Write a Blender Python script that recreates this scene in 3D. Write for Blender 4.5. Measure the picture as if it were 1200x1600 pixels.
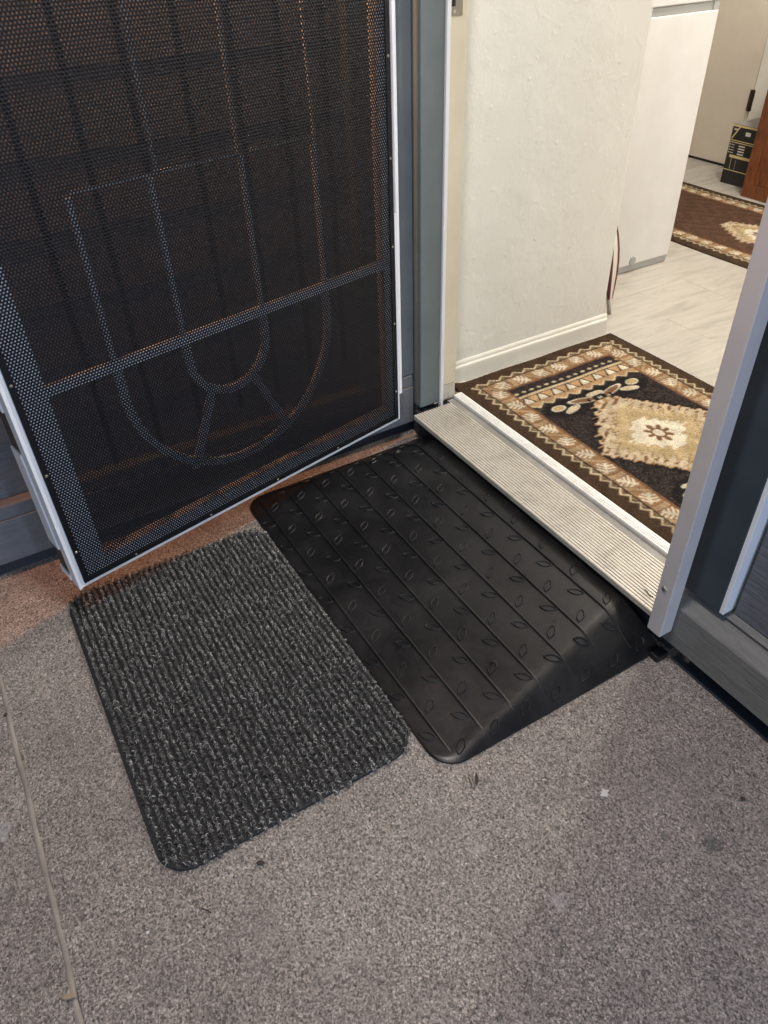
import bpy, math, random
import numpy as np
from mathutils import Vector, Matrix
random.seed(7); rng = np.random.default_rng(7)
SC = bpy.context.scene
for o in list(bpy.data.objects): bpy.data.objects.remove(o)
COL = SC.collection

# ------------------------------------------------------------------ camera
cam_d = bpy.data.cameras.new('camera'); cam = bpy.data.objects.new('camera', cam_d); COL.objects.link(cam)
cam_d.sensor_fit = 'HORIZONTAL'; cam_d.sensor_width = 36.0; cam_d.lens = 36.0*1170/1200
cam_d.clip_start = 0.01; cam_d.clip_end = 200
Mw = Matrix(((0.50882799, -0.53041957, 0.67804804), (0.86030101, 0.34189205, -0.37814282), (-0.03124488, 0.77573507, 0.63028474)))
cam.matrix_world = Matrix.Translation((0, 0, 1.3)) @ Mw.to_4x4()
SC.camera = cam

# ------------------------------------------------------------------ world, sun, exposure
w = bpy.data.worlds.new('World'); SC.world = w; w.use_nodes = True
nt = w.node_tree; nt.nodes.clear()
sky = nt.nodes.new('ShaderNodeTexSky'); sky.sky_type = 'NISHITA'; sky.sun_disc = False
sky.sun_elevation = math.radians(14); sky.sun_rotation = math.radians(250)
bg = nt.nodes.new('ShaderNodeBackground'); bg.inputs[1].default_value = 0.15
wo = nt.nodes.new('ShaderNodeOutputWorld')
nt.links.new(sky.outputs[0], bg.inputs[0]); nt.links.new(bg.outputs[0], wo.inputs[0])
SC.view_settings.view_transform = 'Standard'; SC.view_settings.look = 'None'
SC.view_settings.exposure = 1.38; SC.view_settings.gamma = 1.0; SC.view_settings.use_curve_mapping = False

P_PORCH, P_ROOM, P_ROOM_FILL, P_SCONCE = 12.5, 41.0, 27.0, 31.0
P_WALK = 38.0

# ------------------------------------------------------------------ materials
def mat(name, col, rough=0.6, metal=0.0, spec=0.5):
    m = bpy.data.materials.new(name); m.use_nodes = True
    b = m.node_tree.nodes['Principled BSDF']
    b.inputs['Base Color'].default_value = (*col, 1); b.inputs['Roughness'].default_value = rough
    b.inputs['Metallic'].default_value = metal; b.inputs['Specular IOR Level'].default_value = spec
    return m
def N(m, t, **kw):
    n = m.node_tree.nodes.new(t)
    for k, v in kw.items(): setattr(n, k, v)
    return n
def L(m, a, b): m.node_tree.links.new(a, b)
def coords(m, scale=(1, 1, 1), obj=False, rot=(0, 0, 0)):
    tc = N(m, 'ShaderNodeTexCoord'); mp = N(m, 'ShaderNodeMapping')
    mp.inputs['Scale'].default_value = scale; mp.inputs['Rotation'].default_value = rot
    if obj: L(m, tc.outputs['Object'], mp.inputs[0])
    else:
        g = N(m, 'ShaderNodeNewGeometry'); L(m, g.outputs['Position'], mp.inputs[0])
    return mp.outputs[0]
def noise(m, vec, scale, detail=3, rough=0.55, dist=0.0):
    n = N(m, 'ShaderNodeTexNoise'); L(m, vec, n.inputs['Vector'])
    n.inputs['Scale'].default_value = scale; n.inputs['Detail'].default_value = detail
    n.inputs['Roughness'].default_value = rough; n.inputs['Distortion'].default_value = dist
    return n.outputs['Fac']
def ramp(m, fac, stops):
    r = N(m, 'ShaderNodeValToRGB'); L(m, fac, r.inputs[0]); e = r.color_ramp.elements
    while len(e) < len(stops): e.new(0.5)
    for i, (p, c) in enumerate(stops):
        e[i].position = p; e[i].color = (*c, 1) if hasattr(c, '__len__') else (c, c, c, 1)
    return r.outputs[0]
def mix(m, fac, a, b, mode='MIX'):
    n = N(m, 'ShaderNodeMix', data_type='RGBA', blend_type=mode)
    for s, v in ((n.inputs[0], fac), (n.inputs[6], a), (n.inputs[7], b)):
        if hasattr(v, 'is_linked') or hasattr(v, 'links'): L(m, v, s)
        elif hasattr(v, '__len__'): s.default_value = (*v, 1)
        else: s.default_value = v
    return n.outputs[2]
def mth(m, op, a, b=0.0):
    n = N(m, 'ShaderNodeMath', operation=op)
    for s, v in ((n.inputs[0], a), (n.inputs[1], b)):
        if hasattr(v, 'links'): L(m, v, s)
        else: s.default_value = v
    return n.outputs[0]
def bump(m, h, strength=0.3, dist=0.002, prev=None):
    b = N(m, 'ShaderNodeBump'); b.inputs['Strength'].default_value = strength; b.inputs['Distance'].default_value = dist
    L(m, h, b.inputs['Height'])
    if prev is not None: L(m, prev, b.inputs['Normal'])
    return b.outputs[0]
def pr(m): return m.node_tree.nodes['Principled BSDF']
def setc(m, c): L(m, c, pr(m).inputs['Base Color'])
def setn(m, n): L(m, n, pr(m).inputs['Normal'])
def setr(m, r): L(m, r, pr(m).inputs['Roughness'])

def m_concrete():
    m = mat('concrete', (.25, .22, .19), .72, spec=.4); v = coords(m)
    big = noise(m, v, 1.7, 4, .6); mid = noise(m, v, 11, 5, .65, .4)
    fine = noise(m, v, 240, 3, .7, .5); grit = noise(m, v, 900, 1, .5)
    pit = noise(m, v, 250, 3, .6, .4); pit2 = noise(m, coords(m, rot=(0, 0, .9)), 125, 3, .6, .5); dens = noise(m, v, 6, 3, .6)
    base = ramp(m, big, [(.34, (.212, .186, .167)), (.66, (.300, .264, .234))])
    base = mix(m, ramp(m, mid, [(.45, .0), (.70, .5)]), base, (.35, .31, .27))
    c = mix(m, .9, base, ramp(m, fine, [(.32, (.55, .53, .52)), (.48, (.97, .97, .97)), (.64, (1.5, 1.47, 1.43))]), 'MULTIPLY')
    c = mix(m, .6, c, ramp(m, grit, [(.3, .6), (.7, 1.35)]), 'MULTIPLY')
    th1 = mth(m, 'ADD', pit, mth(m, 'MULTIPLY', mth(m, 'SUBTRACT', dens, .5), -.24))
    pits = ramp(m, th1, [(.40, 1.0), (.455, 0.0)]); pits2 = ramp(m, pit2, [(.345, 1.0), (.375, 0.0)])
    pa = mth(m, 'MAXIMUM', pits, pits2)
    c = mix(m, mth(m, 'MULTIPLY', pa, .66), c, (.045, .036, .033))
    wv = N(m, 'ShaderNodeVectorMath', operation='ADD'); wn = N(m, 'ShaderNodeTexNoise'); L(m, v, wn.inputs['Vector']); wn.inputs['Scale'].default_value = 160
    ws = N(m, 'ShaderNodeVectorMath', operation='SCALE'); L(m, wn.outputs['Color'], ws.inputs[0]); ws.inputs['Scale'].default_value = .006
    L(m, v, wv.inputs[0]); L(m, ws.outputs[0], wv.inputs[1])
    for sc_v, lo, hi, fac in ((270, .22, 1.7, .62), (520, .35, 1.55, .5)):
        va = N(m, 'ShaderNodeTexVoronoi'); L(m, wv.outputs[0], va.inputs['Vector']); va.inputs['Scale'].default_value = sc_v
        sp_ = N(m, 'ShaderNodeSeparateColor'); L(m, va.outputs['Color'], sp_.inputs[0])
        rv = mth(m, 'ADD', sp_.outputs[0], mth(m, 'MULTIPLY', mth(m, 'SUBTRACT', dens, .5), .5))
        c = mix(m, fac, c, ramp(m, rv, [(.10, lo), (.26, .86), (.78, 1.08), (.95, hi)]), 'MULTIPLY')
    vo = N(m, 'ShaderNodeTexVoronoi'); L(m, v, vo.inputs['Vector']); vo.inputs['Scale'].default_value = 48
    sel = N(m, 'ShaderNodeSeparateColor'); L(m, vo.outputs['Color'], sel.inputs[0])
    sp = ramp(m, vo.outputs['Distance'], [(.06, 1.0), (.09, 0.0)])
    c = mix(m, mth(m, 'MULTIPLY', mth(m, 'MULTIPLY', sp, mth(m, 'GREATER_THAN', sel.outputs[0], .78)), .9), c, (.035, .028, .026))
    c = mix(m, mth(m, 'MULTIPLY', mth(m, 'MULTIPLY', sp, mth(m, 'GREATER_THAN', sel.outputs[1], .94)), .8), c, (.75, .72, .68))
    st = ramp(m, noise(m, v, 4.2, 4, .6, .5), [(.56, 0.0), (.72, .38)]); c = mix(m, st, c, (.16, .14, .135))
    pos = N(m, 'ShaderNodeNewGeometry').outputs['Position']; wob = noise(m, v, 90, 3, .6)
    for (x, y), rad, k, cc in (((-.290, .793), .020, .75, (.055, .065, .066)), ((-.345, .735), .010, .5, (.06, .065, .065)), ((-.262, .90), .009, .5, (.07, .07, .07)),
                               ((-.455, .58), .010, .45, (.08, .07, .07)), ((-.36, .60), .013, .35, (.09, .08, .08)), ((-.98, -.29), .028, .4, (.42, .42, .42)), ((-.86, -.33), .024, .35, (.42, .42, .42)), ((-.50, .44), .016, .35, (.5, .46, .43)), ((-.35, .50), .02, .3, (.5, .47, .45))):
        d = N(m, 'ShaderNodeVectorMath', operation='DISTANCE'); L(m, pos, d.inputs[0]); d.inputs[1].default_value = (x, y, 0)
        t = mth(m, 'ADD', mth(m, 'DIVIDE', d.outputs['Value'], rad), mth(m, 'MULTIPLY', mth(m, 'SUBTRACT', wob, .5), 2.6))
        c = mix(m, mth(m, 'MULTIPLY', ramp(m, t, [(.35, 1.0), (.95, 0.0)]), k), c, cc)
    setc(m, c)
    hh = mth(m, 'SUBTRACT', mth(m, 'ADD', mth(m, 'MULTIPLY', fine, .6), mth(m, 'MULTIPLY', grit, .2)), mth(m, 'MULTIPLY', pa, .6))
    setn(m, bump(m, hh, .7, .0016)); return m
def m_paint(name, c1, c2, rough=.55, bs=.15, grain=None):
    m = mat(name, c1, rough, spec=.4); v = coords(m, grain or (1, 1, 1))
    n = noise(m, v, 9, 4, .6); setc(m, mix(m, ramp(m, n, [(.35, 0.), (.7, 1.)]), c1, c2))
    setn(m, bump(m, noise(m, v, 60, 4, .65), bs, .0015)); return m
def m_rough_wood(name, c1, c2, axis='x', bs=.8):
    m = mat(name, c1, .75, spec=.3)
    sc = (2.0, 16, 16) if axis == 'x' else (16, 2.0, 16)
    v = coords(m, sc); n = noise(m, v, 6, 6, .7, .8); n2 = noise(m, v, 22, 3, .6)
    setc(m, mix(m, ramp(m, n, [(.3, 0.), (.7, 1.)]), c1, c2))
    setn(m, bump(m, mth(m, 'ADD', n, mth(m, 'MULTIPLY', n2, .5)), bs, .004)); return m
def m_plaster():
    m = mat('plaster', (.74, .72, .65), .5, spec=.35); v = coords(m)
    n = noise(m, v, 9, 5, .62, .1); n2 = noise(m, v, 55, 3, .6); n3 = noise(m, v, 4, 2)
    setc(m, mix(m, n3, (.68, .665, .61), (.75, .74, .70)))
    a = ramp(m, n, [(.45, 0.), (.58, .6), (.75, 1.)])
    vo = N(m, 'ShaderNodeTexVoronoi'); L(m, v, vo.inputs['Vector']); vo.inputs['Scale'].default_value = 18
    spk = ramp(m, vo.outputs['Distance'], [(.04, 1.), (.13, 0.)])
    h = mth(m, 'ADD', a, mth(m, 'ADD', mth(m, 'MULTIPLY', n2, .35), mth(m, 'MULTIPLY', spk, .5)))
    setn(m, bump(m, h, .65, .0030)); return m
def m_rubber():
    m = mat('black_rubber', (.012, .012, .013), .5, spec=.38); v = coords(m)
    d = ramp(m, noise(m, v, 6, 6, .7, 1.2), [(.45, 0.), (.78, .55)])
    c = mix(m, d, (.0055, .0055, .0065), (.030, .029, .029))
    scr = ramp(m, noise(m, coords(m, (4, 1, 1), rot=(0, 0, .7)), 30, 5, .75, 2), [(.62, 0.), (.72, .6)])
    c = mix(m, scr, c, (.06, .058, .055))
    dot = N(m, 'ShaderNodeTexVoronoi'); L(m, v, dot.inputs['Vector']); dot.inputs['Scale'].default_value = 22
    sc_ = N(m, 'ShaderNodeSeparateColor'); L(m, dot.outputs['Color'], sc_.inputs[0])
    k = mth(m, 'MULTIPLY', ramp(m, dot.outputs['Distance'], [(.02, 1.), (.035, 0.)]), mth(m, 'GREATER_THAN', sc_.outputs[0], .7))
    c = mix(m, k, c, (.40, .38, .35))
    setc(m, c)
    setr(m, ramp(m, noise(m, v, 8, 6, .7, .5), [(.3, .26), (.7, .50)]))
    setn(m, bump(m, mth(m, 'ADD', noise(m, v, 260, 2, .5), mth(m, 'MULTIPLY', noise(m, v, 14, 3, .6), 6.0)), .22, .0008)); return m
def m_alu(name='dirty_aluminium', c1=(.52, .485, .42), c2=(.17, .135, .095)):
    m = mat(name, c1, .42, .12); v = coords(m)
    d = ramp(m, noise(m, v, 11, 6, .75, .8), [(.45, 0.), (.78, .6)])
    d2 = ramp(m, noise(m, coords(m, (2, 1, 1)), 90, 3, .6), [(.5, 0.), (.8, .5)])
    setc(m, mix(m, mth(m, 'MAXIMUM', d, d2), c1, c2)); return m
def m_tile():
    m = mat('wood_look_tile', (.5, .45, .38), .38, spec=.45)
    v = coords(m, (9, 1.6, 1)); oi = N(m, 'ShaderNodeObjectInfo')
    add = N(m, 'ShaderNodeVectorMath', operation='ADD'); L(m, v, add.inputs[0])
    cmb = N(m, 'ShaderNodeCombineXYZ'); L(m, mth(m, 'MULTIPLY', oi.outputs['Random'], 40), cmb.inputs[2]); L(m, cmb.outputs[0], add.inputs[1])
    n = noise(m, add.outputs[0], 2.6, 6, .62, 1.0)
    setc(m, ramp(m, n, [(.28, (.31, .285, .245)), (.5, (.41, .38, .335)), (.72, (.47, .44, .39))])); return m
def m_wood():
    m = mat('stained_wood', (.25, .09, .035), .35, spec=.5)
    v = coords(m, (14, 14, 2.2)); n = noise(m, v, 3, 5, .6, 2.5)
    setc(m, ramp(m, n, [(.3, (.06, .018, .008)), (.5, (.16, .052, .020)), (.7, (.25, .09, .034))])); return m
def m_attr(name, rough=.95, bs=.5, bscale=500):
    m = mat(name, (.1, .1, .1), rough, spec=.1)
    a = N(m, 'ShaderNodeAttribute', attribute_name='col'); v = coords(m)
    f = noise(m, v, bscale, 2, .6)
    setc(m, mix(m, 1.0, a.outputs['Color'], ramp(m, f, [(.3, .55), (.7, 1.3)]), 'MULTIPLY'))
    setn(m, bump(m, f, bs, .003)); return m
def m_emit(name, col, s):
    m = bpy.data.materials.new(name); m.use_nodes = True; t = m.node_tree; t.nodes.clear()
    e = t.nodes.new('ShaderNodeEmission'); o = t.nodes.new('ShaderNodeOutputMaterial')
    e.inputs[0].default_value = (*col, 1); e.inputs[1].default_value = s; t.links.new(e.outputs[0], o.inputs[0]); return m
M = dict(
    concrete=m_concrete(), plaster=m_plaster(), rubber=m_rubber(), alu=m_alu(), tile=m_tile(), wood=m_wood(),
    lip=m_alu('bright_aluminium', (.80, .79, .76), (.5, .47, .42)),
    mortar=m_paint('joint_mortar', (.33, .29, .25), (.17, .15, .13), .9, .7), grout=mat('grout', (.66, .62, .54), .8),
    siding_l=m_rough_wood('siding_paint', (.115, .125, .15), (.16, .17, .195), 'y'),
    siding_r=m_rough_wood('siding_paint_front', (.10, .105, .12), (.15, .155, .17), 'x', 1.4),
    trim_l=m_rough_wood('trim_paint', (.13, .135, .155), (.17, .175, .195), 'y', .35),
    trim_r=m_rough_wood('trim_paint_front', (.14, .135, .13), (.20, .195, .185), 'x', .8),
    trimc=m_paint('blue_grey_paint', (.10, .125, .15), (.125, .15, .175), .4, .08),
    teal=m_paint('teal_paint', (.125, .150, .155), (.15, .175, .18), .45, .08),
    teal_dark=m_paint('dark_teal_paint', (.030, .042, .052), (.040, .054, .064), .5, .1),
    base=m_paint('dark_base_paint', (.02, .024, .035), (.035, .04, .05), .7, .3),
    post=m_paint('grey_lavender_post_paint', (.52, .48, .48), (.56, .52, .52), .4, .05),
    white=m_paint('white_powder_coat', (.74, .74, .78), (.78, .78, .81), .4, .05),
    white2=m_paint('white_enamel', (.66, .645, .63), (.70, .69, .675), .3, .03),
    trimw=m_paint('white_trim_paint', (.70, .67, .60), (.76, .74, .68), .4, .08),
    cream=m_paint('cream_jamb_paint', (.62, .55, .42), (.68, .61, .49), .45, .08),
    beige=m_paint('beige_door_paint', (.60, .53, .45), (.64, .57, .48), .5, .05),
    black=mat('black_coated_steel', (.006, .006, .008), .5, spec=.25), dark=mat('dark_bar_paint', (.012, .011, .012), .6),
    brown=mat('brown_weather_foam', (.06, .045, .035), .8), steel=mat('worn_steel', (.35, .32, .27), .35, .8),
    band=m_paint('lip_shadow_grey', (.20, .19, .175), (.30, .285, .26), .5, .1), grey=mat('grey_plastic', (.36, .36, .35), .45), maroon=mat('maroon_fabric', (.09, .010, .016), .7),  # the sill band's grey is the lip's shadow put into colour
    cloth=mat('pale_fabric', (.60, .56, .50), .85), boxblk=mat('black_carton', (.014, .013, .012), .5),
    gold=mat('gold_print', (.62, .50, .24), .5), ink=mat('white_print', (.6, .58, .54), .6),
    greytop=mat('grey_carton_top', (.33, .30, .31), .7), rug=m_attr('rug_pile'), backing=mat('mat_backing', (.012, .012, .013), .7),
    leafdry=mat('dry_leaf', (.33, .25, .16), .8), leafdark=mat('dark_debris', (.05, .038, .03), .9), gum=mat('flattened_gum', (.60, .56, .53), .85),
    stain=mat('oil_stain', (.075, .085, .082), .7), ceil=mat('ceiling_paint', (.6, .58, .54), .8), far=mat('beige_stucco', (.30, .27, .25), .9),
    lampw=m_emit('lamp_diffuser', (1, .85, .65), 2.0), lampo=m_emit('warm_bulb', (1, .5, .2), 3.0), brass=mat('dark_bronze', (.05, .035, .02), .5, .6),
)

# ------------------------------------------------------------------ mesh helpers
class MB:
    def __init__(s): s.v = []; s.f = []; s.mi = []
    def poly(s, pts, faces, mi=0):
        o = len(s.v); s.v += [tuple(p) for p in pts]; s.f += [tuple(o+i for i in f) for f in faces]; s.mi += [mi]*len(faces)
    def box(s, a, b, mi=0):
        (x0, y0, z0), (x1, y1, z1) = a, b
        s.poly([(x0,y0,z0),(x1,y0,z0),(x1,y1,z0),(x0,y1,z0),(x0,y0,z1),(x1,y0,z1),(x1,y1,z1),(x0,y1,z1)],
               [(0,3,2,1),(4,5,6,7),(0,1,5,4),(1,2,6,5),(2,3,7,6),(3,0,4,7)], mi)
    def bar(s, a, b, w, d, side=(0, 1, 0), mi=0):
        a = Vector(a); b = Vector(b); t = (b-a).normalized(); y = Vector(side).normalized(); x = t.cross(y).normalized()
        p = [q + x*i*w/2 + y*j*d/2 for q in (a, b) for i, j in ((-1,-1),(1,-1),(1,1),(-1,1))]
        s.poly(p, [(0,3,2,1),(4,5,6,7),(0,1,5,4),(1,2,6,5),(2,3,7,6),(3,0,4,7)], mi)
    def tube(s, pts, r, n=8, cap=True, mi=0):
        pts = [Vector(p) for p in pts]; rs = r if hasattr(r, '__len__') else [r]*len(pts); o = len(s.v); k = len(pts)
        for i, p in enumerate(pts):
            t = (pts[min(i+1, k-1)] - pts[max(i-1, 0)]).normalized()
            a = t.cross(Vector((0, 0, 1)) if abs(t.z) < .9 else Vector((1, 0, 0))).normalized(); b = t.cross(a)
            for j in range(n):
                an = 2*math.pi*j/n; s.v.append(tuple(p + (a*math.cos(an) + b*math.sin(an))*rs[i]))
        for i in range(k-1):
            for j in range(n):
                s.f.append((o+i*n+j, o+i*n+(j+1) % n, o+(i+1)*n+(j+1) % n, o+(i+1)*n+j)); s.mi.append(mi)
        if cap: s.f += [tuple(o+j for j in range(n))[::-1], tuple(o+(k-1)*n+j for j in range(n))]; s.mi += [mi, mi]
    def extrude_x(s, prof, x0, x1, mi=0):       # closed profile of (y, z)
        n = len(prof); s.poly([(x0, y, z) for y, z in prof] + [(x1, y, z) for y, z in prof],
            [(i, (i+1) % n, n+(i+1) % n, n+i) for i in range(n)] + [tuple(range(n))[::-1], tuple(range(n, 2*n))], mi)
    def build(s, name, m, parent=None, bevel=0.0, smooth=False, loc=None):
        me = bpy.data.meshes.new(name); me.from_pydata(s.v, [], s.f)
        for q in (m if isinstance(m, (list, tuple)) else [m]): me.materials.append(q)
        if any(s.mi): me.polygons.foreach_set('material_index', s.mi)
        me.validate(); me.update()
        import bmesh
        if len(s.v) < 60000:
            bm = bmesh.new(); bm.from_mesh(me); bmesh.ops.recalc_face_normals(bm, faces=bm.faces); bm.to_mesh(me); bm.free()
        if smooth: me.polygons.foreach_set('use_smooth', [True]*len(me.polygons))
        o = bpy.data.objects.new(name, me); COL.objects.link(o)
        if parent: o.parent = parent
        if loc: o.location = loc
        if bevel:
            b = o.modifiers.new('bevel', 'BEVEL'); b.width = bevel; b.segments = 2; b.limit_method = 'ANGLE'
        return o
def bx(name, a, b, m, parent=None, bevel=0.0):
    q = MB(); q.box(a, b); return q.build(name, m, parent, bevel)
def thing(name, label, cat, loc=(0, 0, 0), group=None):
    o = bpy.data.objects.new(name, None); COL.objects.link(o); o.location = loc
    return tag(o, label, cat, group)
def tag(o, label, cat, group=None):
    o['label'] = label; o['category'] = cat
    if group: o['group'] = group
    return o
def fastmesh(name, V, F, m, parent=None, cols=None, smooth=False, kind=None):
    V = np.asarray(V, np.float32); F = np.asarray(F, np.int32); k = F.shape[1]
    me = bpy.data.meshes.new(name); me.vertices.add(len(V)); me.vertices.foreach_set('co', V.ravel())
    me.loops.add(F.size); me.loops.foreach_set('vertex_index', F.ravel())
    me.polygons.add(len(F)); me.polygons.foreach_set('loop_start', np.arange(0, F.size, k, dtype=np.int32))
    me.polygons.foreach_set('loop_total', np.full(len(F), k, np.int32))
    me.update(calc_edges=True)
    if cols is not None:
        a = me.color_attributes.new('col', 'FLOAT_COLOR', 'POINT'); c = np.ones((len(V), 4), np.float32); c[:, :3] = cols
        a.data.foreach_set('color', c.ravel())
    if smooth: me.polygons.foreach_set('use_smooth', np.ones(len(F), bool))
    me.materials.append(m); o = bpy.data.objects.new(name, me); COL.objects.link(o)
    if parent: o.parent = parent
    if kind: o['kind'] = kind
    return o

# ------------------------------------------------------------------ ground
bx('ground', (-30, -30, -.25), (30, 30, -.06), M['concrete'])['kind'] = 'structure'
pav = bpy.data.objects.new('pavement', None); COL.objects.link(pav); pav['kind'] = 'structure'
bx('concrete_slab', (-1.80, -.2262, -.055), (6, 1.30, 0), M['concrete'], pav, .002)
bx('concrete_slab', (-1.80, -2.2, -.055), (6, -.2338, 0), M['concrete'], pav, .002)
jb = MB(); pts = []
for i in range(140):
    x = -1.8 + i*.03
    pts.append((x, -.2305 + .0012*math.sin(x*23) + random.uniform(-.0009, .0009), -.0044 + .0010*math.sin(x*61) + random.uniform(-.0012, .0012)))
jb.tube(pts, [.0064+random.uniform(-.0010, .0010) for _ in pts], 9); jb.build('joint_bead', M['mortar'], pav, smooth=True)

# ------------------------------------------------------------------ left wall beside the open door
lw = thing('side_wall', 'blue grey board siding wall behind the perforated screen door', 'wall', (-1.73, -.5, 0))
def loc(o, p):                                   # child placed in world coordinates under a moved empty
    o.location = Vector(o.location) - Vector(p.location); return o
loc(bx('wall_core', (-1.90, -2.2, 0), (-1.742, 1.069, 2.6), M['base'], lw), lw)
for k in range(17):
    z = .205 + k*.145
    if z > 2.5: break
    q = MB(); x0 = -1.74
    q.poly([(x0, -2.2, z), (-1.726, -2.2, z), (-1.730, -2.2, z+.149), (x0, -2.2, z+.149),
            (x0, 1.066, z), (-1.726, 1.066, z), (-1.730, 1.066, z+.149), (x0, 1.066, z+.149)],
           [(0,1,2,3),(7,6,5,4),(0,4,5,1),(1,5,6,2),(2,6,7,3),(3,7,4,0)])
    loc(q.build('siding_board', M['siding_l'], lw), lw)
loc(bx('corner_board', (-1.74, .900, .2055), (-1.695, 1.066, 2.55), M['trimc'], lw, .002), lw)
q = MB(); q.box((-1.74, -2.2, .042), (-1.690, 1.062, .165)); loc(q.build('base_trim', M['trim_l'], lw, .003), lw)
q = MB(); q.box((-1.74, -2.2, .1655), (-1.693, 1.062, .203)); loc(q.build('trim_ledge', M['trim_l'], lw, .003), lw)
loc(bx('foundation_strip', (-1.741, -2.2, -.01), (-1.712, 1.068, .041), M['base'], lw), lw)

# ------------------------------------------------------------------ front wall pier right of the door
rw = thing('front_wall', 'grey rough board siding wall with base trim right of the doorway', 'wall', (1.2, 1.1, 0))
loc(bx('wall_core', (-.56, 1.105, 0), (3.2, 1.26, 2.6), M['base'], rw), rw)
for k in range(4):
    z = .192 + k*.60
    if z > 2.5: break
    q = MB()
    q.poly([(-.545, 1.105, z), (-.545, 1.086, z), (-.545, 1.098, z+.604), (-.545, 1.105, z+.604),
            (3.2, 1.105, z), (3.2, 1.086, z), (3.2, 1.098, z+.604), (3.2, 1.105, z+.604)],
           [(0,1,2,3),(7,6,5,4),(0,4,5,1),(1,5,6,2),(2,6,7,3),(3,7,4,0)])
    loc(q.build('siding_board', M['siding_r'], rw), rw)
q = MB(); q.extrude_x([(1.036, .052), (1.036, .156), (1.040, .161), (1.104, .186), (1.104, .052)], -.662, 3.2)
loc(q.build('base_trim', M['trim_r'], rw, .002), rw)
q = MB(); q.extrude_x([(1.075, .1755), (1.071, .184), (1.104, .193), (1.104, .187)], -.60, 3.2)
loc(q.build('sill_strip', M['trim_r'], rw), rw)
loc(bx('trim_shadow_strip', (-.62, 1.047, .0005), (3.2, 1.0845, .004), M['base'], rw), rw)  # dark strip painting the shadow on the ground under the trim
loc(bx('foundation_strip', (-.60, 1.085, -.01), (3.2, 1.26, .051), M['base'], rw), rw)
hd = thing('wall_above_door', 'grey siding wall section above the doorway', 'wall', (-1.1, 1.15, 2.1))
loc(bx('wall_core', (-1.74, 1.1, 2.12), (-.562, 1.26, 2.6), M['siding_r'], hd), hd)

# ------------------------------------------------------------------ door frame
df = thing('door_frame', 'teal painted door frame with cream inner jamb left and right of opening', 'door frame', (-1.1, 1.12, .1))
loc(bx('outer_casing', (-1.755, 1.071, .10), (-1.664, 1.138, 2.12), M['teal'], df, .002), df)
loc(bx('weather_strip', (-1.668, 1.139, .085), (-1.658, 1.150, 2.1), M['white'], df, .001), df)
q = MB(); q.box((-1.76, 1.151, .150), (-1.668, 1.20, 2.1)); loc(q.build('inner_jamb', M['cream'], df, .001), df)
loc(bx('jamb_foot', (-1.76, 1.151, .098), (-1.667, 1.199, .148), M['alu'], df, .001), df)
q = MB(); q.box((-1.6675, 1.152, 1.098), (-1.6655, 1.186, 1.16)); sp = loc(q.build('strike_plate', M['steel'], df, .0005), df)
q = MB(); q.box((-1.6652, 1.154, 1.116), (-1.6645, 1.165, 1.15)); q.build('latch_hole', M['dark'], sp)
q = MB(); q.tube([(-1.6654, 1.163, 1.106), (-1.6640, 1.163, 1.106)], .0032, 10); q.build('screw', M['alu'], sp)
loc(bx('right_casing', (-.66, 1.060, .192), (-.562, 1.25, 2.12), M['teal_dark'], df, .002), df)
loc(bx('casing_lit_side', (-.5615, 1.061, .193), (-.552, 1.25, 2.12), M['white'], df, .001), df)  # side face of the same board, made white for the sky light on it
loc(bx('head_jamb', (-1.66, 1.072, 2.04), (-.664, 1.20, 2.12), M['teal'], df), df)

loc(bx('casing_foot', (-1.755, 1.0705, 0), (-1.690, 1.138, .0995), M['base'], df), df)
# threshold
th = thing('door_threshold', 'dirty ribbed aluminium threshold between rubber ramp and rug', 'threshold', (-1.15, 1.1, .09))
prof = [(1.031, .086), (1.031, .0985)]
y = 1.033
while y < 1.166:
    prof += [(y, .1), (y+.0052, .1), (y+.0060, .0976), (y+.0079, .0976)]; y += .0085
prof += [(1.1675, .0990), (1.1675, .086)]
q = MB(); q.extrude_x(prof, -1.640, -.665); loc(q.build('ribbed_plate', M['alu'], th), th)
loc(bx('lip_shadow_band', (-1.662, 1.168, .080), (-.6655, 1.1925, .0960), M['band'], th), th)  # grey band standing in for the shadow the lip casts on the sill
prof = [(1.193, .080), (1.193, .1035), (1.195, .1060), (1.199, .1065), (1.200, .1045), (1.201, .1065), (1.206, .1080), (1.207, .1060), (1.208, .1080), (1.213, .1085), (1.214, .1065), (1.215, .1085), (1.222, .1075), (1.2245, .088), (1.2245, .080)]
q = MB(); q.extrude_x(prof, -1.664, -.665); loc(q.build('raised_lip', M['lip'], th), th)
loc(bx('sub_sill', (-1.688, 1.066, .0), (-.64, 1.225, .0795), M['base'], th), th)
loc(bx('black_gasket', (-1.625, 1.036, .074), (-.664, 1.10, .0855), M['rubber'], th), th)

# strike side post of the security door
po = thing('security_door_post', 'slim white metal post on the right side of the doorway', 'post', (-.65, 1.02, .09))
q = MB(); q.box((-.666, 1.0, .088), (-.631, 1.0355, 2.1)); loc(q.build('tube', M['post'], po, .0015), po)
q = MB(); q.tube([(-.651, 1.000, .215), (-.651, .9975, .215)], [.0062, .0048], 14)
q.box((-.6555, .9968, .2138), (-.6465, .9985, .2162)); q.box((-.6522, .9969, .2105), (-.6498, .9984, .2195))
loc(q.build('screw_head', M['steel'], po), po)

# ------------------------------------------------------------------ security screen door, swung open
P0 = Vector((-1.433, -.005, 0)); P1 = Vector((-1.648, .98, 0)); u = (P1-P0).normalized()
sd = thing('security_screen_door', 'open black perforated screen door in a white frame', 'screen door', (P0.x, P0.y, 0))
sd.rotation_euler = (0, 0, math.atan2(u.y, u.x))            # local x: along the leaf, +y: toward the wall
Z0, Z1, LW = .100, 2.06, 1.012
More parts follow.
